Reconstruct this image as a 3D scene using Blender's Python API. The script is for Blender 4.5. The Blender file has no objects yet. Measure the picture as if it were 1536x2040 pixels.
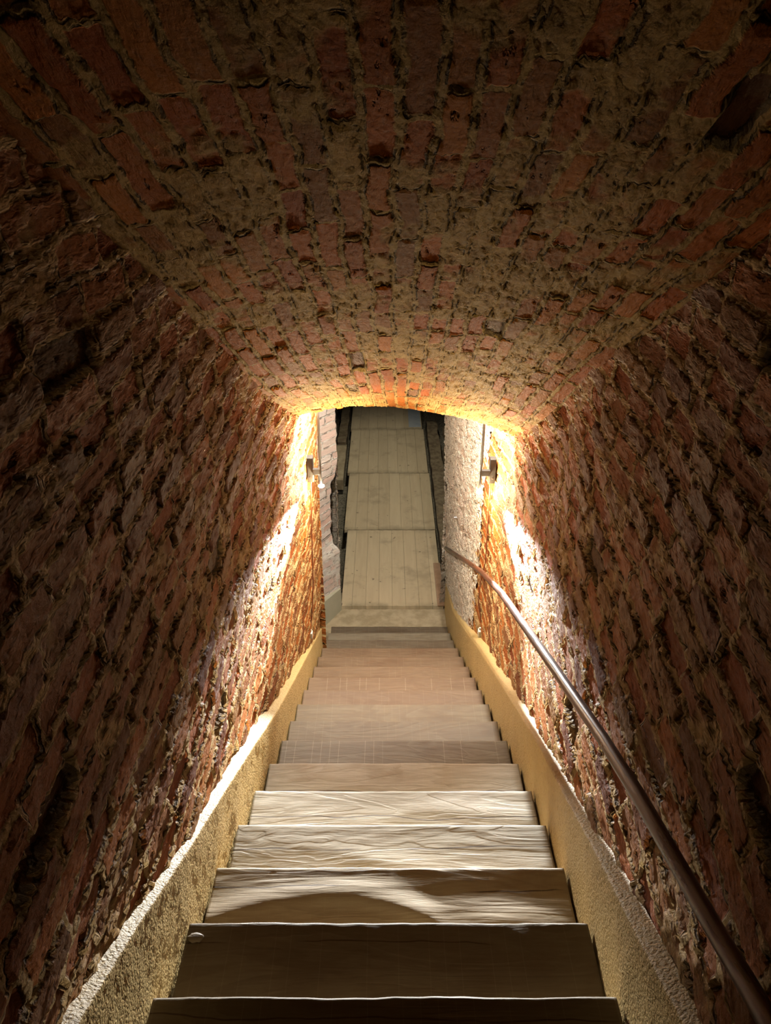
import bpy, bmesh, math, random
import numpy as np
from mathutils import Vector, noise as mnoise

sc = bpy.context.scene
COL = sc.collection
R = math.radians
random.seed(7)

# ------------------------------------------------------------------ camera, light level
PITCH = R(29.5)
cam_d = bpy.data.cameras.new('camera')
cam = bpy.data.objects.new('camera', cam_d); COL.objects.link(cam)
cam.location = (0, 0, 0)
cam.rotation_euler = (R(90) - PITCH, 0, 0)
cam_d.sensor_fit = 'VERTICAL'; cam_d.sensor_height = 36; cam_d.sensor_width = 27.1
cam_d.lens = 36 * 1500 / 2040
cam_d.clip_start = 0.05; cam_d.clip_end = 100
sc.camera = cam
w = bpy.data.worlds.new('world'); sc.world = w; w.use_nodes = True
w.node_tree.nodes['Background'].inputs[0].default_value = (0, 0, 0, 1)
w.node_tree.nodes['Background'].inputs[1].default_value = 0
sc.view_settings.view_transform = 'Standard'
sc.view_settings.look = 'None'
sc.view_settings.gamma = 1
sc.view_settings.use_curve_mapping = False
sc.view_settings.exposure = 0.0
sc.cycles.diffuse_bounces = 1

BULB_STRENGTH = 2300     # omnidirectional lamp bulb (emissive mesh)
TOP_STRENGTH = 14000      # upper end of each lamp
UP_W = 180           # wide upward beam of each lamp, watts
BEAM_W = 1250             # horizontal beam of each lamp, watts
BEAM_COL = (0.92, 0.97, 1.0)
CHAMBER_W = 180
BULB_COL = (1.0, 0.83, 0.56)

# ------------------------------------------------------------------ stair frame
SL = R(28)
TAN = math.tan(SL)
def nose_z(y): return -1.477 - TAN * y            # line through the step nosings
Y0, Z0, DY, DZ = 1.079, -2.051, 0.2967, 0.1577
def y_k(k): return Y0 + DY * k
def z_k(k): return Z0 - DZ * k
FLOOR = z_k(17)
def interp(t, pts):
    return float(np.interp(t, [p[0] for p in pts], [p[1] for p in pts]))

# ------------------------------------------------------------------ node helpers
class NT:
    def __init__(s, name):
        s.m = bpy.data.materials.new(name); s.m.use_nodes = True
        s.t = s.m.node_tree; s.n = s.t.nodes; s.n.clear()
        s.out = s.n.new('ShaderNodeOutputMaterial')
    def link(s, a, b): s.t.links.new(a, b)
    def put(s, sock, v):
        if isinstance(v, bpy.types.NodeSocket): s.link(v, sock)
        elif v is not None: sock.default_value = v
    def math(s, op, a, b=None, c=None, clamp=False):
        n = s.n.new('ShaderNodeMath'); n.operation = op; n.use_clamp = clamp
        s.put(n.inputs[0], a)
        if b is not None: s.put(n.inputs[1], b)
        if c is not None: s.put(n.inputs[2], c)
        return n.outputs[0]
    def sep(s, v):
        n = s.n.new('ShaderNodeSeparateXYZ'); s.put(n.inputs[0], v); return n.outputs
    def comb(s, x=0.0, y=0.0, z=0.0):
        n = s.n.new('ShaderNodeCombineXYZ')
        s.put(n.inputs[0], x); s.put(n.inputs[1], y); s.put(n.inputs[2], z); return n.outputs[0]
    def coord(s, which='Object'):
        n = s.n.new('ShaderNodeTexCoord'); return n.outputs[which]
    def noise(s, vec, scale, detail=3, rough=0.55, dist=0.0):
        n = s.n.new('ShaderNodeTexNoise'); s.put(n.inputs['Vector'], vec)
        n.inputs['Scale'].default_value = scale; n.inputs['Detail'].default_value = detail
        n.inputs['Roughness'].default_value = rough; n.inputs['Distortion'].default_value = dist
        return n.outputs[0]
    def white(s, vec):
        n = s.n.new('ShaderNodeTexWhiteNoise'); n.noise_dimensions = '3D'
        s.put(n.inputs['Vector'], vec); return n.outputs['Value']
    def voro(s, vec, scale, feature='F1'):
        n = s.n.new('ShaderNodeTexVoronoi'); n.feature = feature
        s.put(n.inputs['Vector'], vec); n.inputs['Scale'].default_value = scale
        return n.outputs['Distance']
    def smooth(s, v, a, b, o0=0.0, o1=1.0):
        n = s.n.new('ShaderNodeMapRange'); n.interpolation_type = 'SMOOTHSTEP'
        s.put(n.inputs[0], v); n.inputs[1].default_value = a; n.inputs[2].default_value = b
        n.inputs[3].default_value = o0; n.inputs[4].default_value = o1; return n.outputs[0]
    def mix(s, f, a, b, mode='MIX'):
        n = s.n.new('ShaderNodeMix'); n.data_type = 'RGBA'; n.blend_type = mode
        s.put(n.inputs[0], f)
        s.put(n.inputs[6], a if isinstance(a, bpy.types.NodeSocket) else (*a, 1))
        s.put(n.inputs[7], b if isinstance(b, bpy.types.NodeSocket) else (*b, 1))
        return n.outputs[2]
    def ramp(s, f, stops):
        n = s.n.new('ShaderNodeValToRGB'); s.put(n.inputs[0], f); e = n.color_ramp.elements
        while len(e) < len(stops): e.new(0.5)
        for i, (p, c) in enumerate(stops): e[i].position = p; e[i].color = (*c, 1)
        return n.outputs[0]
    def bsdf(s, col, rough=0.7, metal=0.0, spec=0.3):
        b = s.n.new('ShaderNodeBsdfPrincipled')
        s.put(b.inputs['Base Color'], col if isinstance(col, bpy.types.NodeSocket) else (*col, 1))
        s.put(b.inputs['Roughness'], rough); b.inputs['Metallic'].default_value = metal
        b.inputs['Specular IOR Level'].default_value = spec
        s.link(b.outputs[0], s.out.inputs[0]); return b
    def bump(s, b, h, dist=0.01, strength=1.0):
        n = s.n.new('ShaderNodeBump'); n.inputs['Strength'].default_value = strength
        n.inputs['Distance'].default_value = dist; s.put(n.inputs['Height'], h)
        s.link(n.outputs[0], b.inputs['Normal'])
    def disp(s, h):
        d = s.n.new('ShaderNodeDisplacement'); d.inputs['Midlevel'].default_value = 0
        d.inputs['Scale'].default_value = 1; s.put(d.inputs['Height'], h)
        s.link(d.outputs[0], s.out.inputs['Displacement']); s.m.displacement_method = 'BOTH'

def masonry(name, L, H, mortar, mortar2, bricks, smear=(0.52, 0.62), amp=0.022, rag=1.0, fine=0.006, dist=0.026, rough=0.62, spec=0.35, seed=0.0, dark=(0.03, 0.012, 0.006), strokes=1.0, mj=0.004):
    t = NT(name)
    uv = t.coord('UV')
    x, y, z = t.sep(uv)
    x = t.math('ADD', x, seed)
    p = t.comb(x, y, 0.0)
    n1 = t.noise(p, 3.0, 3, 0.6); n2 = t.noise(t.comb(x, y, 7.3), 3.0, 3, 0.6)
    n3 = t.noise(t.comb(x, y, 3.1), 14.0, 3, 0.6); n4 = t.noise(t.comb(x, y, 11.7), 14.0, 3, 0.6)
    def warp(c, a, b):
        c = t.math('ADD', c, t.math('MULTIPLY', t.math('SUBTRACT', a, 0.5), dist * 3 * rag))
        return t.math('ADD', c, t.math('MULTIPLY', t.math('SUBTRACT', b, 0.5), dist * 0.9 * rag))
    X = warp(x, n1, n3); Y = warp(y, n2, n4)
    v = t.math('DIVIDE', Y, H); row = t.math('FLOOR', v); fv = t.math('FRACT', v)
    rr = t.white(t.comb(row, 3.0, 0.0))
    u = t.math('DIVIDE', X, t.math('MULTIPLY', L, t.math('MULTIPLY_ADD', rr, 0.5, 0.7)))
    u = t.math('MULTIPLY_ADD', rr, 7.3, u)
    col = t.math('FLOOR', u); fu = t.math('FRACT', u)
    idv = t.comb(col, row, 1.0)
    r1 = t.white(idv); r2 = t.white(t.comb(col, row, 5.0)); r3 = t.white(t.comb(col, row, 9.0))
    du = t.math('MULTIPLY', t.math('MINIMUM', fu, t.math('SUBTRACT', 1.0, fu)), L)
    dv = t.math('MULTIPLY', t.math('MINIMUM', fv, t.math('SUBTRACT', 1.0, fv)), H)
    de = t.math('SMOOTH_MIN', du, dv, 0.012)
    jag = t.noise(t.comb(x, y, 21.0), 45.0, 3, 0.7)
    de = t.math('ADD', de, t.math('MULTIPLY', t.math('SUBTRACT', jag, 0.5), 0.016 * rag))
    mask = t.smooth(de, mj, mj + 0.006)
    big = t.noise(t.comb(x, y, 33.0), 2.2, 4, 0.65)
    big = t.math('MULTIPLY_ADD', t.math('SUBTRACT', r3, 0.5), 0.22, big)
    sm = t.smooth(big, smear[0], smear[1])
    mask = t.math('MULTIPLY', mask, t.math('SUBTRACT', 1.0, t.math('MULTIPLY', sm, 0.93)))
    # ragged relief: chipped strokes along the courses, pits, grain
    st = t.noise(t.comb(t.math('MULTIPLY', X, 9.0), t.math('MULTIPLY', Y, 30.0), 2.0), 1.0, 4, 0.65, 0.4)
    fn = t.noise(t.comb(x, y, 41.0), 55.0, 6, 0.75)
    md = t.noise(t.comb(x, y, 51.0), 13.0, 3, 0.6)
    rd = t.math('ABSOLUTE', t.math('SUBTRACT', t.noise(t.comb(t.math('MULTIPLY', X, 6.0), t.math('MULTIPLY', Y, 20.0), 71.0), 1.0, 4, 0.6), 0.5))
    ridge = t.smooth(rd, 0.10, 0.0)
    pit = t.smooth(t.noise(t.comb(t.math('MULTIPLY', x, 9.0), t.math('MULTIPLY', y, 22.0), 61.0), 1.0, 4, 0.65), 0.31, 0.37)
    missing = t.smooth(r2, 0.02, 0.021)
    gap = t.smooth(t.math('ABSOLUTE', t.math('SUBTRACT', de, mj)), 0.004, 0.001)
    gap = t.math('MULTIPLY', gap, t.smooth(md, 0.45, 0.6))
    # brick faces are chipped flat at their own depth, the mortar between them stands rough
    h = t.math('MULTIPLY', mask, t.math('MULTIPLY', t.math('SUBTRACT', r1, 0.45), amp * 1.3))
    h = t.math('MULTIPLY_ADD', t.math('SUBTRACT', r3, 0.5), t.math('MULTIPLY', t.math('MULTIPLY', mask, t.math('SUBTRACT', fu, 0.5)), amp * 1.2), h)
    rough_m = t.math('SUBTRACT', 1.0, t.math('MULTIPLY', mask, 0.55))
    h = t.math('MULTIPLY_ADD', t.math('MULTIPLY', ridge, rough_m), amp * 0.9 * strokes, h)
    h = t.math('MULTIPLY_ADD', t.math('MULTIPLY', t.math('SUBTRACT', st, 0.5), rough_m), amp * 1.6 * strokes, h)
    h = t.math('MULTIPLY_ADD', t.math('MULTIPLY', t.math('SUBTRACT', md, 0.5), rough_m), amp * 1.0, h)
    h = t.math('MULTIPLY_ADD', t.math('MULTIPLY', t.math('SUBTRACT', fn, 0.5), rough_m), fine * 3.0, h)
    h = t.math('MULTIPLY_ADD', t.math('SUBTRACT', pit, 1.0), amp * 0.9, h)
    h = t.math('MULTIPLY_ADD', t.math('SUBTRACT', missing, 1.0), amp * 1.3, h)
    h = t.math('MULTIPLY_ADD', gap, -amp * 0.9, h)
    t.disp(h)
    bc = t.ramp(r1, [(i / (len(bricks) - 1), c) for i, c in enumerate(bricks)])
    bc = t.mix(t.smooth(st, 0.45, 0.75), bc, t.mix(0.14, bc, mortar))
    mc = t.mix(t.smooth(md, 0.35, 0.65), mortar, mortar2)
    c = t.mix(mask, mc, bc)
    c = t.mix(t.smooth(fn, 0.30, 0.46, 0.4, 0.0), c, dark)
    c = t.mix(t.math('MULTIPLY', t.math('SUBTRACT', 1.0, pit), 0.7), c, dark)
    c = t.mix(t.math('MULTIPLY', gap, 0.8), c, dark)
    c = t.mix(t.math('MULTIPLY', t.math('SUBTRACT', 1.0, missing), 0.7), c, (0.10, 0.07, 0.045))
    b = t.bsdf(c, t.smooth(fn, 0.2, 0.8, rough - 0.12, rough + 0.2), 0.0, spec)
    return t.m

M = {}
M['wall'] = masonry('old_brick_wall', 0.27, 0.088, (0.52, 0.33, 0.135), (0.34, 0.19, 0.065),
    [(0.22, 0.050, 0.008), (0.36, 0.095, 0.014), (0.20, 0.075, 0.018), (0.40, 0.125, 0.02), (0.13, 0.032, 0.006), (0.28, 0.13, 0.035)],
    smear=(0.60, 0.70), amp=0.016, rag=0.6, dark=(0.03, 0.012, 0.004), spec=0.20, mj=0.009, strokes=0.55, fine=0.005)
M['vault'] = masonry('vault_brick', 0.29, 0.078, (0.42, 0.265, 0.09), (0.30, 0.18, 0.055),
    [(0.26, 0.055, 0.004), (0.38, 0.10, 0.010), (0.20, 0.075, 0.014), (0.42, 0.14, 0.016), (0.28, 0.065, 0.005)],
    smear=(0.49, 0.57), amp=0.0135, rag=0.75, fine=0.005, seed=13.0, strokes=0.4, dark=(0.03, 0.012, 0.004), spec=0.03, mj=0.008)
M['pale'] = masonry('pale_limewashed_brick', 0.24, 0.075, (0.72, 0.66, 0.55), (0.62, 0.55, 0.45),
    [(0.62, 0.42, 0.32), (0.68, 0.50, 0.40), (0.60, 0.46, 0.36), (0.66, 0.55, 0.45)],
    smear=(0.56, 0.68), amp=0.010, rag=0.35, fine=0.003, seed=31.0, dark=(0.25, 0.17, 0.12), strokes=0.4)
M['pale_rough'] = masonry('pale_rough_stone', 0.20, 0.07, (0.62, 0.52, 0.38), (0.50, 0.40, 0.28),
    [(0.52, 0.36, 0.24), (0.60, 0.44, 0.32), (0.50, 0.38, 0.26)],
    smear=(0.40, 0.52), amp=0.014, rag=1.0, fine=0.005, seed=47.0, dark=(0.15, 0.09, 0.05))
M['dark_stone'] = masonry('dark_chamber_stone', 0.30, 0.10, (0.10, 0.075, 0.045), (0.07, 0.05, 0.03),
    [(0.09, 0.05, 0.03), (0.12, 0.07, 0.04), (0.08, 0.05, 0.035)], smear=(0.5, 0.6), amp=0.02, seed=71.0)

def plaster():
    t = NT('ochre_plaster'); o = t.coord('Object')
    a = t.noise(o, 6, 4, 0.6); g = t.noise(o, 95, 3, 0.7); v = t.voro(o, 120)
    c = t.mix(a, (0.56, 0.38, 0.14), (0.42, 0.27, 0.095))
    c = t.mix(t.smooth(g, 0.28, 0.45, 0.6, 0.0), c, (0.22, 0.13, 0.05))
    b = t.bsdf(c, 0.55, 0, 0.5)
    h = t.math('MULTIPLY_ADD', t.math('SUBTRACT', g, 0.5), 0.006, t.math('MULTIPLY', t.math('SUBTRACT', a, 0.5), 0.012))
    h = t.math('MULTIPLY_ADD', v, -0.002, h)
    t.disp(h); return t.m
M['plaster'] = plaster()
def plaster_grey():
    t = NT('grey_green_plaster'); o = t.coord('Object')
    a = t.noise(o, 6, 4, 0.6); g = t.noise(o, 90, 3, 0.7)
    c = t.mix(a, (0.50, 0.46, 0.32), (0.40, 0.36, 0.24)); b = t.bsdf(c, 0.7); t.bump(b, g, 0.003); return t.m
M['plaster_grey'] = plaster_grey()

def oak(name, c1, c2, c3, seed, saw=0.0, crack=0.5, rel=0.004):
    t = NT(name); o = t.coord('Object'); x, y, z = t.sep(o)
    x = t.math('ADD', x, seed * 3.7)
    q = t.comb(t.math('MULTIPLY', x, 0.7), t.math('MULTIPLY', y, 4.0), seed)
    w = t.noise(q, 1.6, 3, 0.5, 0.8)
    gr = t.noise(t.comb(t.math('MULTIPLY', x, 2.0), t.math('MULTIPLY_ADD', w, 9.0, t.math('MULTIPLY', y, 34.0)), z), 1.0, 4, 0.65)
    fine = t.noise(t.comb(t.math('MULTIPLY', x, 14.0), t.math('MULTIPLY', y, 110.0), z), 1.0, 3, 0.6)
    rings = t.math('FRACT', t.math('MULTIPLY', w, 9.0))
    ring = t.math('MULTIPLY', t.smooth(rings, 0.0, 0.8), t.smooth(rings, 1.0, 0.85))
    c = t.mix(gr, c1, c2); c = t.mix(t.math('MULTIPLY', ring, 0.30), c, c3)
    c = t.mix(t.smooth(fine, 0.3, 0.7, 0.25, 0.0), c, c3)
    blot = t.noise(t.comb(t.math('MULTIPLY', x, 2.0), t.math('MULTIPLY', y, 5.0), 9.0), 1.5, 4, 0.6)
    c = t.mix(t.smooth(blot, 0.5, 0.72, 0.0, 0.55), c, c3)
    # a long drying crack that wanders along the grain
    yc = 0.10 * math.sin(seed * 12.9) + 0.02
    wv = t.math('MULTIPLY', t.math('SUBTRACT', t.noise(t.comb(x, seed, 2.0), 2.6, 3, 0.5), 0.5), 0.075)
    cr = t.math('ABSOLUTE', t.math('SUBTRACT', t.math('SUBTRACT', y, wv), yc))
    gate = t.smooth(t.noise(t.comb(x, seed, 8.0), 2.2, 2, 0.5), 0.5 - 0.2 * crack, 0.56 - 0.2 * crack)
    wd = t.math('MULTIPLY', t.noise(t.comb(x, seed, 4.0), 9.0, 2, 0.5), 0.004)
    ck = t.math('MULTIPLY', t.math('LESS_THAN', cr, wd), gate)
    c = t.mix(t.math('MULTIPLY', ck, 0.85), c, (0.07, 0.035, 0.015))
    sx = t.math('FRACT', t.math('MULTIPLY', x, 22.0))
    swl = t.math('MULTIPLY', t.smooth(sx, 0.06, 0.0), t.smooth(t.white(t.comb(t.math('FLOOR', t.math('MULTIPLY', x, 22.0)), seed, 0.0)), 0.45, 0.5))
    c = t.mix(t.math('MULTIPLY', swl, 0.35 * saw), c, (0.75, 0.62, 0.42))
    b = t.bsdf(c, 0.6, 0, 0.3)
    h = t.math('MULTIPLY_ADD', gr, 1.0, t.math('MULTIPLY', fine, 0.25))
    h = t.math('MULTIPLY_ADD', ring, 0.25, h); h = t.math('MULTIPLY_ADD', ck, -1.5, h)
    t.bump(b, h, rel); return t.m

def simple(name, col, rough=0.6, metal=0.0, nscale=None, col2=None, bump=0.0, emit=None, es=0):
    t = NT(name)
    if emit:
        e = t.n.new('ShaderNodeEmission'); e.inputs[0].default_value = (*emit, 1); e.inputs[1].default_value = es
        t.link(e.outputs[0], t.out.inputs[0]); return t.m
    c = col
    if nscale:
        o = t.coord('Object'); n = t.noise(o, nscale, 4, 0.65); c = t.mix(t.smooth(n, 0.35, 0.65), col, col2 or col)
    b = t.bsdf(c, rough, metal)
    if nscale and bump: t.bump(b, n, bump)
    return t.m
M['metal'] = simple('dark_bronze_metal', (0.022, 0.017, 0.011), 0.6, 0.0, 30, (0.03, 0.023, 0.015), 0.0005)
M['bulb'] = simple('lit_bulb', None, emit=BULB_COL, es=BULB_STRENGTH)
M['bulb_top'] = simple('lit_upper_bulb', None, emit=(0.95, 0.97, 1.0), es=TOP_STRENGTH)
M['cable'] = simple('brown_cable', (0.22, 0.07, 0.03), 0.5)
M['socket'] = simple('cream_plastic', (0.62, 0.56, 0.45), 0.5)
M['gravel'] = simple('dark_gravel', (0.10, 0.085, 0.055), 0.9, 0, 38, (0.26, 0.22, 0.15), 0.03)
M['slab'] = simple('brown_stone_slab', (0.20, 0.15, 0.085), 0.8, 0, 12, (0.11, 0.075, 0.04), 0.01)
M['slab_pale'] = simple('tan_stone_slab', (0.42, 0.33, 0.20), 0.7, 0, 9, (0.30, 0.23, 0.13), 0.004)
M['red_board'] = simple('reddish_board', (0.34, 0.21, 0.12), 0.7, 0, 8, (0.26, 0.15, 0.08), 0.002)
M['blue_patch'] = simple('blue_grey_patch', (0.36, 0.37, 0.36), 0.5, 0, 6, (0.30, 0.32, 0.33), 0.0005)
M['steel'] = simple('bright_steel', (0.7, 0.72, 0.75), 0.2, 1.0)

def rail_mat():
    t = NT('varnished_rail'); o = t.coord('Object'); x, y, z = t.sep(o)
    g = t.noise(t.comb(t.math('MULTIPLY', x, 60.0), t.math('MULTIPLY', y, 5.0), t.math('MULTIPLY', z, 5.0)), 1.0, 4, 0.6)
    c = t.mix(g, (0.045, 0.015, 0.006), (0.14, 0.045, 0.018))
    b = t.bsdf(c, t.smooth(g, 0.2, 0.8, 0.25, 0.40), 0, 0.6); t.bump(b, g, 0.001); return t.m
M['rail'] = rail_mat()

def panel_mat():
    t = NT('weathered_board_panel'); o = t.coord('Object'); x, y, z = t.sep(o)
    info = t.n.new('ShaderNodeObjectInfo'); rnd = info.outputs['Random']
    n = t.math('MULTIPLY', rnd, 20.0)
    px = t.math('DIVIDE', t.math('ADD', x, 0.56), 0.14); fx = t.math('FRACT', px)
    line = t.smooth(t.math('MINIMUM', fx, t.math('SUBTRACT', 1.0, fx)), 0.035, 0.01)
    pr = t.white(t.comb(t.math('FLOOR', px), n, 0.0))
    g = t.noise(t.comb(t.math('MULTIPLY', x, 28.0), t.math('MULTIPLY', y, 2.2), n), 1.0, 4, 0.6)
    bl = t.noise(t.comb(x, y, n), 3.2, 5, 0.65)
    c = t.mix(g, (0.50, 0.39, 0.235), (0.36, 0.27, 0.155))
    c = t.mix(t.smooth(pr, 0.0, 1.0, 0.0, 0.25), c, (0.60, 0.48, 0.30))
    c = t.mix(t.smooth(bl, 0.52, 0.72, 0.0, 0.5), c, (0.22, 0.17, 0.10))
    c = t.mix(t.math('MULTIPLY', line, 0.2), c, (0.14, 0.10, 0.06))
    sp = t.smooth(t.noise(t.comb(x, y, t.math('ADD', n, 4.0)), 16.0, 2, 0.5), 0.70, 0.76)
    c = t.mix(t.math('MULTIPLY', sp, 0.8), c, (0.10, 0.07, 0.04))
    ey = t.math('ABSOLUTE', y)
    em = t.math('MULTIPLY', t.smooth(ey, 0.66, 0.765), t.smooth(bl, 0.35, 0.6))
    c = t.mix(t.math('MULTIPLY', em, 0.55), c, (0.20, 0.16, 0.09))
    b = t.bsdf(c, 0.75, 0, 0.2)
    t.bump(b, t.math('MULTIPLY_ADD', line, -0.8, g), 0.004); return t.m
M['panel'] = panel_mat()

# ------------------------------------------------------------------ mesh helpers
def link(name, me, mat, parent=None):
    if mat: me.materials.append(mat)
    o = bpy.data.objects.new(name, me); COL.objects.link(o)
    if parent: o.parent = parent
    return o
def from_bm(name, bm, mat, parent=None, smooth=False):
    me = bpy.data.meshes.new(name); bm.normal_update(); bm.to_mesh(me); bm.free()
    if smooth:
        for p in me.polygons: p.use_smooth = True
    return link(name, me, mat, parent)
def thing(name, label, cat, loc=(0, 0, 0), group=None):
    o = bpy.data.objects.new(name, None); COL.objects.link(o); o.location = loc
    o.empty_display_size = 0.1
    o['label'] = label; o['category'] = cat
    if group: o['group'] = group
    return o
def tag(o, label, cat, group=None):
    o['label'] = label; o['category'] = cat
    if group: o['group'] = group
    return o
def struct(o, label=None):
    o['kind'] = 'structure'
    if label: o['label'] = label
    return o
def grid_mesh(name, P, UV, mat, flip=False, parent=None, smooth=True):
    """P: array (nu, nv, 3); UV: (nu, nv, 2)"""
    nu, nv = P.shape[:2]
    idx = np.arange(nu * nv).reshape(nu, nv)
    a, b, c, d = idx[:-1, :-1], idx[1:, :-1], idx[1:, 1:], idx[:-1, 1:]
    F = np.stack([a, b, c, d] if not flip else [a, d, c, b], -1).reshape(-1, 4)
    me = bpy.data.meshes.new(name)
    me.from_pydata(P.reshape(-1, 3).tolist(), [], F.tolist())
    if UV is not None:
        uvl = me.uv_layers.new(name='UVMap')
        uvf = UV.reshape(-1, 2)[F.reshape(-1)]
        uvl.data.foreach_set('uv', uvf.astype(np.float32).ravel())
    if smooth: me.polygons.foreach_set('use_smooth', [True] * len(F))
    me.update()
    return link(name, me, mat, parent)
def add_box(bm, c, s, rot=None):
    r = bmesh.ops.create_cube(bm, size=1.0)['verts']
    for v in r:
        p = Vector((v.co.x * s[0], v.co.y * s[1], v.co.z * s[2]))
        if rot: p = rot @ p
        v.co = p + Vector(c)
    return r
def bevel(bm, w, seg=2):
    bmesh.ops.bevel(bm, geom=list(bm.edges), offset=w, segments=seg, affect='EDGES', profile=0.6)
def tube_bm(pts, rad, seg=12, caps=True):
    bm = bmesh.new(); rings = []
    pts = [Vector(p) for p in pts]
    for i, p in enumerate(pts):
        if i == 0: d = pts[1] - p
        elif i == len(pts) - 1: d = p - pts[i - 1]
        else: d = (pts[i + 1] - p).normalized() + (p - pts[i - 1]).normalized()
        d.normalize(); up = Vector((0, 0, 1)) if abs(d.z) < 0.9 else Vector((0, 1, 0))
        s = d.cross(up).normalized(); q = s.cross(d).normalized()
        r = rad[i] if isinstance(rad, (list, tuple)) else rad
        rx, rz = r if isinstance(r, tuple) else (r, r)
        rings.append([bm.verts.new(p + s * rx * math.cos(2 * math.pi * k / seg) + q * rz * math.sin(2 * math.pi * k / seg)) for k in range(seg)])
    for a, b in zip(rings, rings[1:]):
        for k in range(seg):
            bm.faces.new((a[k], a[(k + 1) % seg], b[(k + 1) % seg], b[k]))
    if caps: bm.faces.new(rings[0][::-1]); bm.faces.new(rings[-1])
    bmesh.ops.recalc_face_normals(bm, faces=bm.faces)
    return bm
def nz(x, y, z=0.0, s=1.0): return mnoise.noise(Vector((x * s, y * s, z)))

# ------------------------------------------------------------------ walls
def world_dn(d, n): return (d * math.cos(SL) + n * math.sin(SL), -d * math.sin(SL) + n * math.cos(SL))
# springing height of the vault above the stair axis (d, H) left and right, and the crown
HL = [(-3, 0.66), (2.2, 0.59), (2.8, 0.54), (3.7, 0.475), (4.7, 0.465)]
HR = [(-3, 0.62), (1.73, 0.567), (2.63, 0.508), (3.3, 0.453), (4.18, 0.345), (4.7, 0.30)]
XLT = [(-3, -0.66), (2.2, -0.645), (2.8, -0.64), (3.7, -0.60), (4.7, -0.52)]     # wall x at springing, by d
XRT = [(-3, 0.86), (3.5, 0.86), (4.7, 0.80)]
D_END = 4.62
def spring(side, y):          # z of springing at horizontal y (short iteration)
    H, d = (HL if side < 0 else HR), y
    for _ in range(6):
        n = interp(d, H); d = (y - n * math.sin(SL)) / math.cos(SL)
    return world_dn(d, interp(d, H))[1], d

def wall_strip(name, side, y0, y1, mat, bottom, top, xfun, res=0.012):
    nu = int((y1 - y0) / res) + 1
    ys = np.linspace(y0, y1, nu)
    hmax = max(top(y) - bottom(y) for y in (y0, (y0 + y1) / 2, y1))
    nv = int(hmax / res) + 1
    P = np.zeros((nu, nv, 3)); UV = np.zeros((nu, nv, 2))
    for i, y in enumerate(ys):
        b, t_ = bottom(y), top(y)
        zz = np.linspace(b, t_, nv)
        for j, z in enumerate(zz):
            f = (z - nose_z(y)) / 2.0
            x = xfun(y, z, f)
            x += 0.022 * nz(y * 1.1, z * 1.4, 4.0 + side) 
            P[i, j] = (x, y, z)
        UV[i, :, 0] = y; UV[i, :, 1] = zz
    return struct(grid_mesh(name, P, UV, mat, flip=(side > 0)))

XLB = [(-2, -0.62), (1.0, -0.625), (2.2, -0.62), (3.4, -0.60), (4.5, -0.565), (5.0, -0.545)]
def xl(y, z, f):
    _, d = spring(-1, y)
    top = interp(d, XLT) if y < 4.3 else interp(y, [(4.3, -0.515), (5.0, -0.50)])
    f = min(max(f, 0), 1); return interp(y, XLB) * (1 - f) + top * f
XRB = [(-2, 0.58), (0.6, 0.59), (1.2, 0.625), (2.2, 0.665), (3.5, 0.68), (4.5, 0.70), (5.6, 0.645), (6.35, 0.635)]
def xr(y, z, f):
    top = interp(y, [(-2, 0.86), (3.3, 0.86), (4.2, 0.80), (4.5, 0.735), (5.6, 0.60), (6.35, 0.55)])
    f = min(max(f, 0), 1); return interp(y, XRB) * (1 - f) + top * f
Y_VE = 4.30
CH_TOP = -0.95
wl = wall_strip('wall_left', -1, -1.2, Y_VE, M['wall'], lambda y: nose_z(y) - 0.25, lambda y: spring(-1, y)[0] + 0.05, xl)
wl2 = wall_strip('wall_left_end', -1, Y_VE - 0.02, 5.02, M['wall'], lambda y: nose_z(y) - 0.25, lambda y: CH_TOP, xl)
wr = wall_strip('wall_right', 1, -1.2, Y_VE, M['wall'], lambda y: nose_z(y) - 0.25, lambda y: spring(1, y)[0] + 0.05, xr)
wr3 = wall_strip('wall_right_lamp', 1, Y_VE - 0.02, 4.85, M['wall'], lambda y: nose_z(y) - 0.25, lambda y: CH_TOP, xr)
wr2 = wall_strip('wall_right_end', 1, 4.70, 6.35, M['pale_rough'], lambda y: max(FLOOR, nose_z(y) - 0.25) - 0.02, lambda y: CH_TOP, xr)
def vert_panel(name, pts, z0, z1, mat, edge=None, res=0.014, flip=False):
    """vertical strip through plan points pts"""
    seg = [0]
    for a, b in zip(pts, pts[1:]): seg.append(seg[-1] + math.dist(a, b))
    nu = max(2, int(seg[-1] / res)); nv = int((z1 - z0) / res)
    P = np.zeros((nu + 1, nv + 1, 3)); UV = np.zeros((nu + 1, nv + 1, 2))
    for i in range(nu + 1):
        s = seg[-1] * i / nu
        x = np.interp(s, seg, [p[0] for p in pts]); y = np.interp(s, seg, [p[1] for p in pts])
        for j in range(nv + 1):
            z = z0 + (z1 - z0) * j / nv
            xx = x
            if edge: xx = x + edge(z) * (s / seg[-1]) ** 1.0
            P[i, j] = (xx, y, z); UV[i, j] = (s + pts[0][0], z)
    return struct(grid_mesh(name, P, UV, mat, flip=flip))
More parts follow.
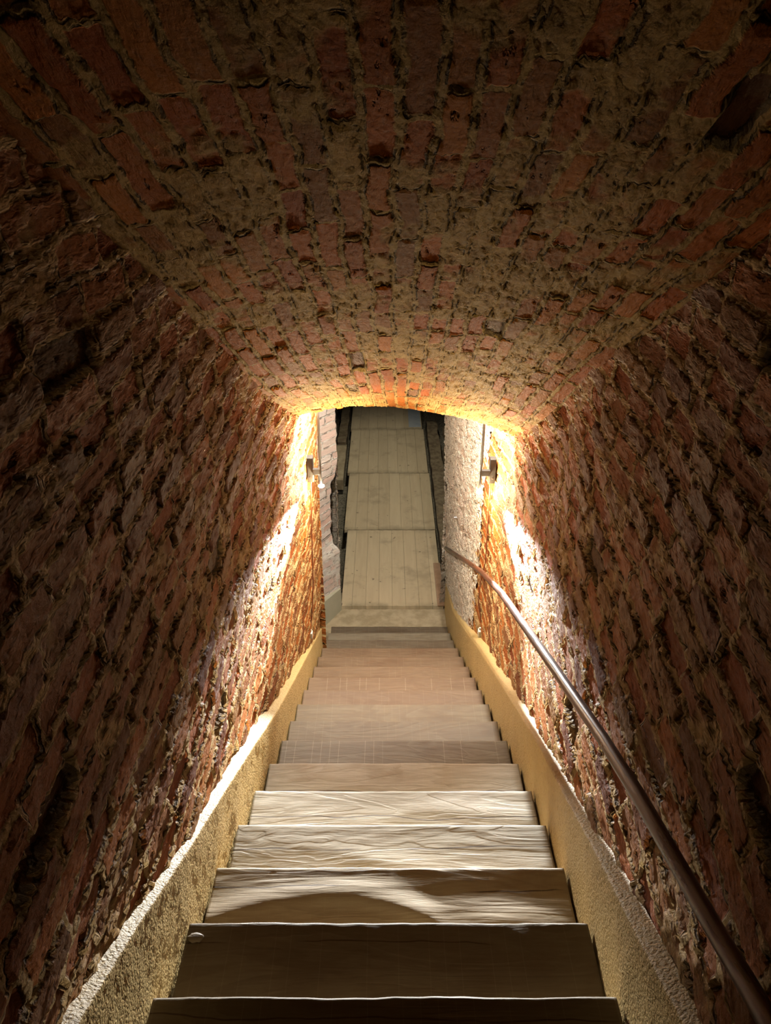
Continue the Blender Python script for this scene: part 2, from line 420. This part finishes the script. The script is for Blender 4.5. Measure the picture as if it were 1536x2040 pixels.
# return of the left stair wall, recess, and the pale brick jamb beyond it
vert_panel('wall_left_return', [(-0.50, 5.02), (-0.74, 5.10)], FLOOR - 0.02, CH_TOP, M['wall'], flip=True)
vert_panel('wall_left_recess', [(-0.74, 5.08), (-0.70, 6.02)], FLOOR - 0.02, CH_TOP, M['pale'], flip=True)
def jamb_edge(z):
    pts = [(-4.8, 0.0), (-4.33, 0.0), (-4.2, 0.0), (-4.02, 0.01), (-3.97, -0.015), (-3.93, -0.055), (-3.75, -0.075), (-3.4, -0.065),
           (-3.25, -0.05), (-3.18, -0.02), (-3.0, 0.01), (-2.6, 0.01), (-0.9, 0.0)]
    return interp(z, pts) + 0.012 * nz(z * 13, 3.3)
vert_panel('wall_left_jamb', [(-0.72, 5.98), (-0.46, 6.32)], FLOOR - 0.02, CH_TOP, M['pale'], edge=jamb_edge, flip=True)
vert_panel('wall_left_jamb_side', [(-0.46, 6.32), (-0.50, 6.75), (-1.9, 6.80)], FLOOR - 0.5, CH_TOP, M['pale_rough'],
           edge=lambda z: 0.0, flip=True)
vert_panel('wall_right_jamb_side', [(0.56, 6.34), (0.66, 6.42), (0.72, 7.1), (1.9, 7.2)], FLOOR - 0.5, CH_TOP, M['pale_rough'])
vert_panel('wall_chamber_left', [(-1.9, 6.7), (-1.9, 14.0)], FLOOR - 0.5, CH_TOP, M['dark_stone'], res=0.04, flip=True)
vert_panel('wall_chamber_right', [(1.9, 7.1), (1.9, 14.0)], FLOOR - 0.5, CH_TOP, M['dark_stone'], res=0.04)
vert_panel('wall_chamber_far', [(-1.95, 14.0), (1.95, 14.0)], FLOOR - 0.5, CH_TOP, M['dark_stone'], res=0.04, flip=True)

# ------------------------------------------------------------------ vault
def crown(d): return interp(d, [(-3, 0.72), (1.5, 0.70), (2.5, 0.66), (3.5, 0.58), (4.7, 0.505)])
def vault():
    ds = np.linspace(-1.9, D_END, int((D_END + 1.9) / 0.012)); nv = 170
    nu = len(ds); P = np.zeros((nu + 14, nv + 1, 3)); UV = np.zeros((nu + 14, nv + 1, 2))
    ARC = 1.75
    for i, d in enumerate(ds):
        xl_, xr_ = interp(d, XLT) - 0.03, interp(d, XRT) + 0.03
        hl, hr, hc = interp(d, HL), interp(d, HR), crown(d)
        for j in range(nv + 1):
            t = j / nv; s = 2 * t - 1
            x = xl_ + (xr_ - xl_) * t
            base = hl + (hr - hl) * t
            prof = (1 - abs(s) ** 2.3)
            n = base + (hc - (hl + hr) / 2) * prof + 0.022 * nz(d * 1.7, x * 2.2, 9.0)
            de = d
            if i > nu - 20: de = d + 0.035 * nz(x * 5, 2.0) * (i - nu + 20) / 20
            y, z = world_dn(de, n)
            P[i, j] = (x, y, z); UV[i, j] = (d, t * ARC)
    for q in range(14):                                # ragged end face, turning up into the masonry
        for j in range(nv + 1):
            p = P[nu - 1, j]; P[nu + q, j] = (p[0], p[1] + 0.035 * math.sin(min(1, q / 3) * math.pi / 2), p[2] + 0.01 + 0.065 * q)
            UV[nu + q, j] = (D_END + 0.06 * (q + 1), UV[nu - 1, j, 1])
    o = grid_mesh('ceiling', P, UV, M['vault'], flip=False)
    return struct(o)
vault()
cc = bmesh.new(); add_box(cc, (0, 9.2, CH_TOP + 0.05), (4.2, 9.9, 0.1)); struct(from_bm('ceiling_chamber', cc, M['slab_pale']))

# ------------------------------------------------------------------ plinths beside the stairs (trim)
TL = [(-3, 0.60), (0, 0.60), (2, 0.586), (4, 0.57), (6, 0.545), (16, 0.525), (18, 0.52)]
TR = [(-3, 0.58), (0, 0.597), (1, 0.612), (2, 0.62), (4, 0.638), (6, 0.64), (10, 0.632), (14, 0.60), (18, 0.60)]
def kk(y): return (y - Y0) / DY
def plinth(name, side, y0, y1, top_off, outer, mat, inner_extra=0.004, res=0.012):
    ys = np.arange(y0, y1, res); prof_n = 44
    P = np.zeros((len(ys), prof_n, 3)); UV = np.zeros((len(ys), prof_n, 2))
    for i, y in enumerate(ys):
        xi = interp(kk(y), TL if side < 0 else TR) + inner_extra
        xo = outer(y)
        zt = nose_z(y) + top_off(y) + 0.004 * nz(y * 3, 1.0 + side)
        zb = max(nose_z(y) - 0.20, FLOOR - 0.02)
        w = max(0.02, xo - xi)
        r = 0.010
        n_in = prof_n - 14
        for j in range(prof_n):
            if j < n_in:
                f = j / (n_in - 1); x = xi; z = zb + (zt - r - zb) * f
            elif j < n_in + 4:
                a = (j - n_in + 1) / 4 * math.pi / 2; x = xi + r * (1 - math.cos(a)); z = zt - r + r * math.sin(a)
            else:
                f = (j - n_in - 3) / 10; x = xi + r + (w - r) * f; z = zt + 0.012 * f
            P[i, j] = (side * x, y, z)
    return struct(grid_mesh(name, P, UV, mat, flip=(side > 0)))
plinth('trim_1', -1, -1.2, 5.06, lambda y: interp(y, [(0.8, 0.295), (1.6, 0.25), (2.9, 0.215), (5.0, 0.185)]), lambda y: -interp(y, XLB) + 0.03, M['plaster'])
plinth('trim_2', 1, -1.2, 6.34, lambda y: interp(y, [(0.9, 0.262), (5.0, 0.25), (5.6, 0.26), (6.4, 0.45)]), lambda y: interp(y, XRB) + 0.04, M['plaster'], inner_extra=0.012)
# left plinth in the recess and across the pale jamb, both grey
def poly_plinth(name, pts, zb, zt, th, mat):
    bm = bmesh.new()
    for (a, b, t0, t1) in pts:
        va = [bm.verts.new((a[0], a[1], zb)), bm.verts.new((b[0], b[1], zb)), bm.verts.new((b[0], b[1], t1)), bm.verts.new((a[0], a[1], t0)),
              bm.verts.new((a[0] - th, a[1] + th, zb)), bm.verts.new((b[0] - th, b[1] + th, zb)), bm.verts.new((b[0] - th, b[1] + th, t1)), bm.verts.new((a[0] - th, a[1] + th, t0))]
        for f in ((0, 1, 2, 3), (3, 2, 6, 7), (4, 7, 6, 5), (0, 3, 7, 4), (1, 5, 6, 2)): bm.faces.new([va[i] for i in f])
    bmesh.ops.recalc_face_normals(bm, faces=bm.faces)
    return struct(from_bm(name, bm, mat))
poly_plinth('trim_3', [((-0.655, 5.95), (-0.455, 6.30), FLOOR + 0.30, FLOOR + 0.27), ((-0.66, 5.06), (-0.655, 5.95), FLOOR + 0.60, FLOOR + 0.30)],
            FLOOR - 0.01, FLOOR + 0.3, 0.04, M['plaster_grey'])

# ------------------------------------------------------------------ steps
OAKS = {}
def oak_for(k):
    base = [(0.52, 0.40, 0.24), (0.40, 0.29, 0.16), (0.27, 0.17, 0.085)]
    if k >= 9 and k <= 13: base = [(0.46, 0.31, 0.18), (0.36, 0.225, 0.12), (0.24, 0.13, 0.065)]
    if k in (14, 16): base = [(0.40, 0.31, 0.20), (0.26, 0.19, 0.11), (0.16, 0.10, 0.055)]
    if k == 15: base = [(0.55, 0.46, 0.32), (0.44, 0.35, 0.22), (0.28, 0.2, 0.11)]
    if k in (3, 4, 5): base = [(0.60, 0.52, 0.38), (0.50, 0.41, 0.28), (0.34, 0.24, 0.13)]  # paler colours carry the lamp beam's light on these boards
    base = [tuple(v * (0.42 if k < 2 else 1.0 if k in (2, 3, 4, 5) else 0.43) for v in c) for c in base]  # steps in the beam lightened, its light put into the wood colour
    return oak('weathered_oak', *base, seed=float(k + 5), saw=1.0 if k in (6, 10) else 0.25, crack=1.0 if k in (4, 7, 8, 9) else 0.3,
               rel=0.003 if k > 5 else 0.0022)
def relief(k, x, y):
    """worn, sawn relief of the board; y runs 0 (back) to 1 (nosing)"""
    s = k * 3.17
    h = 0.0035 * nz(x * 1.3 + s, y * 1.2, s) + 0.0018 * nz(x * 3 + s, y * 3 + 2 * nz(x, y, s), s + 2)
    h += 0.0006 * nz(x * 9, y * 14 + 3 * nz(x * 2, y, s), s + 4)
    if k in (3, 4, 5):                                  # wandering ridge across the middle
        yr = 0.45 + 0.22 * math.sin(x * 4.2 + s) + 0.10 * nz(x * 3, s)
        h += 0.0045 * math.exp(-((y - yr) / 0.16) ** 2) * (0.5 + 0.5 * math.tanh((x + 0.1) * 4)) 
        h -= 0.003 * max(0, yr - y) 
    if k == 2:
        # scooped board: a raised arc crossing the left half, a mound at right
        ya = 0.62 - 2.9 * (x + 0.15) ** 2 if x > -0.15 else 0.62 - 1.5 * (x + 0.15) ** 2
        on = 1 / (1 + math.exp((x - 0.17) * 30))
        u = y - ya
        h += on * 0.013 * (math.exp(-(u / 0.10) ** 2) if u < 0 else math.exp(-(u / 0.20) ** 2))
        h += 0.010 * math.exp(-((x - 0.42) / 0.17) ** 2) * (math.exp(-((y - 0.30) / 0.10) ** 2) if y < 0.30 else math.exp(-((y - 0.30) / 0.2) ** 2))
        h += 0.006 * y * y - 0.006
        h += 0.010 * math.exp(-((x + 0.55) / 0.22) ** 2) * (1 - y) 
    return h
def step(k):
    yb, yf, zt, zb = y_k(k - 1) - 0.05, y_k(k), z_k(k), z_k(k) - 0.157
    x0, x1 = -interp(k, TL), interp(k, TR)
    o = thing('oak_step', 'x', 'stair step', ((x0 + x1) / 2, (yb + yf) / 2, zb), 'oak steps of the stairway')
    nx = 150; ny = 44; r = 0.007
    cx, cy = (x0 + x1) / 2, (yb + yf) / 2
    P = np.zeros((nx + 1, ny + 8, 3))
    for i in range(nx + 1):
        x = x0 + (x1 - x0) * i / nx
        wob = 0.004 * nz(x * 4, k * 5.1) + 0.002 * nz(x * 17, k * 3.3)
        chip = 0.006 * max(0, nz(x * 11, k * 7.7) - 0.35)
        for j in range(ny + 1):
            f = j / ny; y = yb + (yf + wob - r - yb) * f
            v = (y - (yb + 0.05)) / DY
            P[i, j] = (x - cx, y - cy, zt - zb + relief(k, x, max(0, min(1, v))) * min(1, max(0, (v - 0.02) / 0.1)) - chip * (f ** 8))
        ze = P[i, ny, 2]
        for q in range(3):
            a = (q + 1) / 3 * math.pi / 2
            P[i, ny + 1 + q] = (x - cx, yf + wob - r + r * math.sin(a) - cy, ze - r * (1 - math.cos(a)))
        P[i, ny + 4] = (x - cx, yf + wob - cy, (ze - r) * 0.5)
        P[i, ny + 5] = (x - cx, yf + wob - cy, 0)
        P[i, ny + 6] = (x - cx, yb - cy, 0)
        P[i, ny + 7] = P[i, 0]
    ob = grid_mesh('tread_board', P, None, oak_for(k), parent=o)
    me = ob.data
    bm = bmesh.new(); bm.from_mesh(me)
    bmesh.ops.remove_doubles(bm, verts=bm.verts, dist=1e-6)
    bmesh.ops.holes_fill(bm, edges=[e for e in bm.edges if e.is_boundary], sides=0)
    bmesh.ops.recalc_face_normals(bm, faces=bm.faces); bm.to_mesh(me); bm.free()
    return o
def simplify_single(o):
    """a step is one mesh: drop the empty and keep the board as the thing"""
    ch = o.children[0]; ch.parent = None; ch.location = o.location
    for key in ('label', 'category', 'group'): ch[key] = o[key]
    ch.name = 'oak_step'; bpy.data.objects.remove(o); return ch
STEP_LABELS = {
    0: 'black unlit oak step cut off by the bottom edge of the photo',
    1: 'dark brown oak step with a pale knot at its left end',
    2: 'half-shaded oak step with a curved pale ridge, just above the two dark steps',
    3: 'bright beam-lit oak step, smooth at left, just beyond the half-shaded curved-ridge step',
    4: 'beam-lit oak step with a long dark crack and a knot right of centre',
    5: 'beam-lit oak step with wavy grain, last of the three bright ones going down',
    6: 'plain brown oak step with many fine saw lines, just beyond the bright wavy-grained one',
    7: 'tan oak step with a long thin crack, just beyond the saw-lined one',
    8: 'tan oak step, eighth down from the half-cut black step at the photo bottom',
    9: 'tan oak step with a wavy crack along its back, ninth down from the black one',
    10: 'reddish brown oak step with knots, tenth down from the black one',
    11: 'reddish brown oak step, eleventh down from the black one',
    12: 'reddish oak step with short pale saw lines, twelfth down from the black one',
    13: 'brown oak step, fourth up from the bottom of the stairs',
    14: 'dark streaked oak step, third up from the bottom of the stairs',
    15: 'pale whitish oak step, second up from the bottom of the stairs',
    16: 'dark oak step at the bottom of the stairs before the board panels',
}
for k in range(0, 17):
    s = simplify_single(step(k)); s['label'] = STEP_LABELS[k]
    if k == 1:
        bm = bmesh.new(); bmesh.ops.create_icosphere(bm, subdivisions=3, radius=1)
        for v in bm.verts:
            q = 1 + 0.25 * nz(v.co.x * 2, v.co.y * 2, v.co.z)
            v.co = Vector((v.co.x * 0.024 * q, v.co.y * 0.015 * q, v.co.z * 0.007 * q))
        kn = from_bm('knot', bm, OAKS.setdefault('kn', oak('knot_wood', (0.4, 0.32, 0.22), (0.25, 0.18, 0.1), (0.06, 0.04, 0.02), 3.0)), s, True)
        kn.location = (-0.575, 0.125, 0.158); kn['label'] = 'pale gnarled knot at the left end'
# solid flight carrying the steps and the top landing where the photographer stands
bm = bmesh.new()
prof = [(y_k(16) - 0.01, z_k(16) - 0.162), (y_k(-1) - 0.01, z_k(0) - 0.012), (-1.2, z_k(0) - 0.012), (-1.2, FLOOR - 0.3), (y_k(16) - 0.01, FLOOR - 0.3)]
prof = [(-1.2, z_k(0) + 0.0), (y_k(-1) - 0.055, z_k(0) + 0.0)]
for k in range(0, 17):
    prof += [(y_k(k - 1) - 0.055, z_k(k) - 0.159), (y_k(k) - 0.055, z_k(k) - 0.159)]
prof += [(y_k(16) - 0.055, FLOOR - 0.3), (-1.2, FLOOR - 0.3)]
va = [bm.verts.new((-0.62, y, z)) for y, z in prof]; vb = [bm.verts.new((0.66, y, z)) for y, z in prof]
bm.faces.new(va); bm.faces.new(vb[::-1])
for i in range(len(prof)):
    j = (i + 1) % len(prof); bm.faces.new((va[i], vb[i], vb[j], va[j]))
bmesh.ops.recalc_face_normals(bm, faces=bm.faces)
struct(from_bm('floor_upper', bm, M['slab']))

# ------------------------------------------------------------------ lower floor and what lies on it
bm = bmesh.new(); add_box(bm, (0, 6.2, FLOOR - 0.06), (1.9, 0.80, 0.12)); struct(from_bm('floor', bm, M['slab_pale']))
def rough_plane(name, x0, x1, y0, y1, z, amp, mat, res=0.05):
    nu, nv = int((x1 - x0) / res), int((y1 - y0) / res)
    P = np.zeros((nu + 1, nv + 1, 3))
    for i in range(nu + 1):
        for j in range(nv + 1):
            x, y = x0 + (x1 - x0) * i / nu, y0 + (y1 - y0) * j / nv
            P[i, j] = (x, y, z + amp * nz(x * 3, y * 3) + amp * 0.6 * nz(x * 11, y * 11, 2))
    return grid_mesh(name, P, None, mat)
struct(rough_plane('floor_chamber', -1.95, 1.95, 6.59, 14.05, FLOOR - 0.18, 0.04, M['gravel']))
PL = 1.545; PANEL_Y = [6.30, 7.845, 9.385, 10.92]
PW = [(-0.458, 0.60), (-0.50, 0.605), (-0.53, 0.595), (-0.545, 0.575)]
PLAB = ['weathered pale board panel nearest the stairs, with long plank lines',
        'weathered board panel with a curved crack and dark knots, second from the stairs',
        'weathered board panel with a dark teardrop stain, third from the stairs',
        'weathered board panel farthest from the stairs, partly hidden by the vault edge']
for i in range(4):
    bm = bmesh.new(); x0, x1 = PW[i]; x0b, x1b = PW[min(3, i + 1)]; cx = (x0 + x1) / 2; n = 60; th = 0.045
    top = []
    y0, y1 = -PL / 2 + 0.006, PL / 2 - 0.006
    edge = []
    for q in range(n + 1): edge.append((x0 + (x1 - x0) * q / n - cx, y0 + 0.006 * abs(math.sin(q * 0.62)) + 0.002 * nz(q * 0.9, i)))
    for q in range(n + 1): edge.append((x1 + (x0 - x1) * q / n - cx, y1 - 0.006 * abs(math.sin(q * 0.55)) + 0.002 * nz(q * 0.8, i + 3)))
    lo = [bm.verts.new((a, b, 0)) for a, b in edge]; hi = [bm.verts.new((a, b, th)) for a, b in edge]
    bm.faces.new(lo[::-1]); bm.faces.new(hi)
    for q in range(len(edge)): bm.faces.new((lo[q], lo[(q + 1) % len(edge)], hi[(q + 1) % len(edge)], hi[q]))
    o = from_bm('board_panel', bm, M['panel']); o.location = (cx, PANEL_Y[i] + PL / 2, FLOOR + 0.0)
    tag(o, PLAB[i], 'floor panel', 'board panels of the walkway')
# long joists under the panels
for sx in (-0.40, 0.46):
    bm = bmesh.new(); add_box(bm, (0, 0, 0), (0.09, 5.85, 0.16)); bevel(bm, 0.006, 1)
    o = from_bm('walkway_joist', bm, M['slab']); o.location = (sx, 9.52, FLOOR - 0.085)
    tag(o, 'dark timber joist under the %s edge of the board panels' % ('left' if sx < 0 else 'right'), 'beam', 'joists under the walkway')
bm = bmesh.new(); add_box(bm, (0, 0, 0), (0.075, 0.80, 0.012)); bevel(bm, 0.002, 1)
o = from_bm('loose_board', bm, M['red_board']); o.location = (0.575, 6.70, FLOOR + 0.052)
tag(o, 'short reddish board lying along the right edge of the nearest panel', 'board')
bm = bmesh.new(); add_box(bm, (0, 0, 0), (0.19, 0.9, 0.006)); bevel(bm, 0.0015, 1)  # bluish patch on the panel, drawn as a thin raised box
o = from_bm('bluish_patch', bm, M['blue_patch']); o.location = (0.465, 11.45, FLOOR + 0.049)
tag(o, 'thin blue-grey patch on the farthest board panel at right', 'sheet')
def rough_block(name, c, s, mat, label, cat, rot=0.0, amp=0.02, sub=14, group=None):
    bm = bmesh.new(); bmesh.ops.create_cube(bm, size=1.0)
    bmesh.ops.subdivide_edges(bm, edges=list(bm.edges), cuts=sub, use_grid_fill=True)
    for v in bm.verts:
        p = Vector((v.co.x * s[0], v.co.y * s[1], v.co.z * s[2]))
        q = mnoise.noise_vector(p * 5 + Vector(c)) * amp + mnoise.noise_vector(p * 14 + Vector(c)) * amp * 0.4
        v.co = p + q
    o = from_bm(name, bm, mat, smooth=True); o.location = c; o.rotation_euler = (0, 0, rot)
    return tag(o, label, cat, group)
rough_block('kerb_stone', (0.735, 9.35, FLOOR - 0.055), (0.17, 3.9, 0.18), M['slab'], 'long brown stone kerb beside the right edge of the board panels', 'kerb', 0.0, 0.014, 30)
rough_block('rock', (1.04, 9.6, FLOOR + 0.45), (0.17, 1.3, 1.2), M['pale_rough'] if False else M['slab'], 'tall rough brown rock standing in the dark beyond the right wall', 'rock', 0.1, 0.09, 24)
rough_block('stone_slab', (-0.80, 9.75, FLOOR - 0.03), (0.44, 1.15, 0.16), M['slab_pale'], 'flat tan stone slab beside the left edge of the board panels', 'slab', 0.0, 0.006, 16)
rough_block('kerb_stone', (-0.655, 11.6, FLOOR - 0.04), (0.13, 2.4, 0.2), M['slab'], 'brown kerb stone beside the farthest board panel at left', 'kerb', 0.0, 0.02, 20)

# ------------------------------------------------------------------ lamps
def px_ray(px, py):
    v = (py - 1020) / 1500; return Vector(((px - 768) / 1500, math.cos(PITCH) - v * math.sin(PITCH), -math.sin(PITCH) - v * math.cos(PITCH)))
def at_y(px, py, y): r = px_ray(px, py); return r * (y / r.y)
def cyl(bm, c, r, h, seg=20):
    g = bmesh.ops.create_cone(bm, cap_ends=True, segments=seg, radius1=r, radius2=r, depth=h)['verts']
    for v in g: v.co += Vector(c)
def wall_lamp(side, label, xrod, zb, xwall, zbox, cable, yl=4.40):
    t = thing('wall_lamp', label, 'wall lamp', (xwall, yl + 0.05, zbox), 'pair of slim wall lamps')
    W = lambda p: Vector(p) - Vector(t.location)
    bm = bmesh.new(); add_box(bm, W((xwall - side * 0.012, yl + 0.05, zbox)), (0.040, 0.055, 0.175)); bevel(bm, 0.003)
    plate = from_bm('backplate', bm, M['metal'], t)
    bm = bmesh.new(); cyl(bm, (0, 0, 0), 0.004, 0.004)
    sc_ = from_bm('screw', bm, M['steel'], plate); sc_.location = W((xwall - side * 0.012, yl + 0.0215, zbox - 0.05)); sc_.rotation_euler = (R(90), 0, 0)
    bm = bmesh.new(); x0, x1 = xwall - side * 0.03, xrod
    add_box(bm, W(((x0 + x1) / 2, yl + 0.02, zbox - 0.005)), (abs(x1 - x0), 0.028, 0.040)); bevel(bm, 0.002)
    from_bm('arm', bm, M['metal'], t)
    bm = bmesh.new(); zj = zb + 0.20; zt = -1.70
    cyl(bm, W((xrod, yl, (zj + zt) / 2)), 0.0085, zt - zj); cyl(bm, W((xrod, yl, (zb + zj) / 2)), 0.0058, zj - zb)
    from_bm('rod', bm, M['metal'], t)
    for nm, z, r, m in (('lower_bulb', zb - 0.002, 0.020, M['bulb']), ('upper_bulb', zt + 0.002, 0.020, M['bulb_top'])):
        bm = bmesh.new(); bmesh.ops.create_uvsphere(bm, u_segments=20, v_segments=12, radius=r)
        for v in bm.verts: v.co.z *= 0.5; v.co += W((xrod, yl, z))     # a flat round head that shines up and down
        b = from_bm(nm, bm, m, t, True); b['label'] = 'glowing white bulb'
    from_bm('cable', tube_bm([W(p) for p in cable], 0.0042, 8), M['cable'], t, True)
    # the lamp's own beam, thrown level up the stairs
    ld = bpy.data.lights.new('lamp_beam', 'SPOT'); ld.energy = BEAM_W; ld.color = BEAM_COL
    ld.spot_size = R(33); ld.spot_blend = 1.0; ld.shadow_soft_size = 0.012
    lo = bpy.data.objects.new('lamp_beam', ld); COL.objects.link(lo); lo.parent = t
    lo.scale = (1.8, 1.0, 1.0); lo.location = W((xrod, yl - 0.03, zb - 0.012)); lo.rotation_euler = (R(-90), 0, R(3 * side))
    ud = bpy.data.lights.new('lamp_uplight', 'SPOT'); ud.energy = UP_W; ud.color = BULB_COL
    ud.spot_size = R(82); ud.spot_blend = 1.0; ud.shadow_soft_size = 0.015
    uo = bpy.data.objects.new('lamp_uplight', ud); COL.objects.link(uo); uo.parent = t
    uo.location = W((xrod - side * 0.05, yl - 0.07, zb + 0.0)); uo.rotation_euler = (R(-(180 - 16)), 0, 0)
    return t
cl = [(-0.505, 4.45, -2.27), (-0.508, 4.45, -2.6), (-0.515, 4.46, -3.0), (-0.525, 4.47, -3.25), (-0.53, 4.45, -3.45), (-0.533, 4.43, -3.56)]
cr = [at_y(977, 955, 4.45), at_y(974, 1010, 4.46), at_y(967, 1120, 4.47), at_y(957, 1160, 4.47), at_y(953, 1200, 4.46), at_y(958, 1235, 4.45), at_y(958, 1252, 4.44)]
cl = [at_y(619, 945, 4.45), at_y(620, 1000, 4.45), at_y(622, 1100, 4.46), at_y(624, 1160, 4.46), at_y(622, 1210, 4.45), at_y(618, 1256, 4.44)]
wall_lamp(-1, 'slim dark bronze wall lamp with lit bulb, on the left wall', -0.423, -2.29, -0.505, -2.19, cl)
wall_lamp(1, 'slim dark bronze wall lamp with lit bulb, on the right wall above the handrail', 0.622, -2.335, 0.715, -2.20, cr)
for px, py, s_, lb in ((619, 1264, -1, 'small cream cable outlet low on the left wall'), (956, 1260, 1, 'small cream cable outlet low on the right wall under the handrail')):
    p = at_y(px, py, 4.42); t = thing('cable_outlet', lb, 'socket', p, 'cable outlets below the lamps')
    bm = bmesh.new(); add_box(bm, (0, 0, 0), (0.03, 0.045, 0.05)); bevel(bm, 0.006); from_bm('housing', bm, M['socket'], t)
    bm = bmesh.new(); cyl(bm, (0, 0, 0.03), 0.009, 0.03); from_bm('cable_gland', bm, M['socket'], t)
bm = bmesh.new(); cyl(bm, (0, 0, 0), 0.011, 0.03); o = from_bm('wall_stud', bm, M['steel']); o.location = at_y(908, 1031, 5.60); o.rotation_euler = (0, R(90), 0)
tag(o, 'small round bright steel stud on the right wall', 'stud')

# ------------------------------------------------------------------ handrail
def at_x(px, py, x): r = px_ray(px, py); return r * (x / r.x)
rp = [at_x(1536, 2045, 0.60), at_x(1500, 1980, 0.605), at_x(1440, 1880, 0.61), at_x(1350, 1722, 0.615), at_x(1275, 1590, 0.615), at_x(1200, 1470, 0.62), at_x(1100, 1325, 0.625), at_x(1040, 1240, 0.63),
      at_x(1000, 1183, 0.635), at_x(962, 1142, 0.635), at_x(935, 1122, 0.620), at_x(888, 1092, 0.585)]
ext = rp[0] + (rp[0] - rp[2]) * 2.2
pts = [ext] + rp
th = thing('handrail', 'long round varnished wooden handrail along the right wall', 'handrail', rp[6])
from_bm('rail', tube_bm([p - rp[6] for p in pts], [(0.0185, 0.020)] * (len(pts) - 3) + [(0.016, 0.019)] * 3, 20), M['rail'], th, True)
for p in (pts[0].lerp(pts[1], 0.35), pts[0].lerp(pts[1], 0.8)):
    b = tube_bm([p - rp[6] + Vector((0.005, 0, -0.016)), p - rp[6] + Vector((0.03, 0, -0.045)), p - rp[6] + Vector((0.13, 0, -0.05))], 0.006, 10)
    from_bm('bracket', b, M['metal'], th, True)

# ------------------------------------------------------------------ unseen lamp, added in the lower chamber to light the walkway panels
t = thing('added_lamp', 'added unseen dark metal lamp hanging over the board walkway in the lower chamber', 'lamp', (0.05, 8.9, CH_TOP))
bm = bmesh.new(); cyl(bm, (0, 0, -0.10), 0.006, 0.20); from_bm('stem', bm, M['metal'], t)
bm = bmesh.new()
rings = []
for r, z in ((0.02, -0.18), (0.06, -0.20), (0.11, -0.30), (0.12, -0.36), (0.115, -0.36), (0.105, -0.30), (0.055, -0.21)):
    rings.append([bm.verts.new((r * math.cos(a * math.pi / 16), r * math.sin(a * math.pi / 16), z)) for a in range(32)])
for a, b in zip(rings, rings[1:]):
    for q in range(32): bm.faces.new((a[q], a[(q + 1) % 32], b[(q + 1) % 32], b[q]))
bmesh.ops.recalc_face_normals(bm, faces=bm.faces)
from_bm('lamp_shade', bm, M['metal'], t, True)
ld = bpy.data.lights.new('chamber_beam', 'SPOT'); ld.energy = CHAMBER_W; ld.color = (1.0, 0.97, 0.84)
ld.spot_size = R(88); ld.spot_blend = 0.6; ld.shadow_soft_size = 0.05
lo = bpy.data.objects.new('chamber_beam', ld); COL.objects.link(lo); lo.parent = t; lo.location = (0, 0, -0.30)
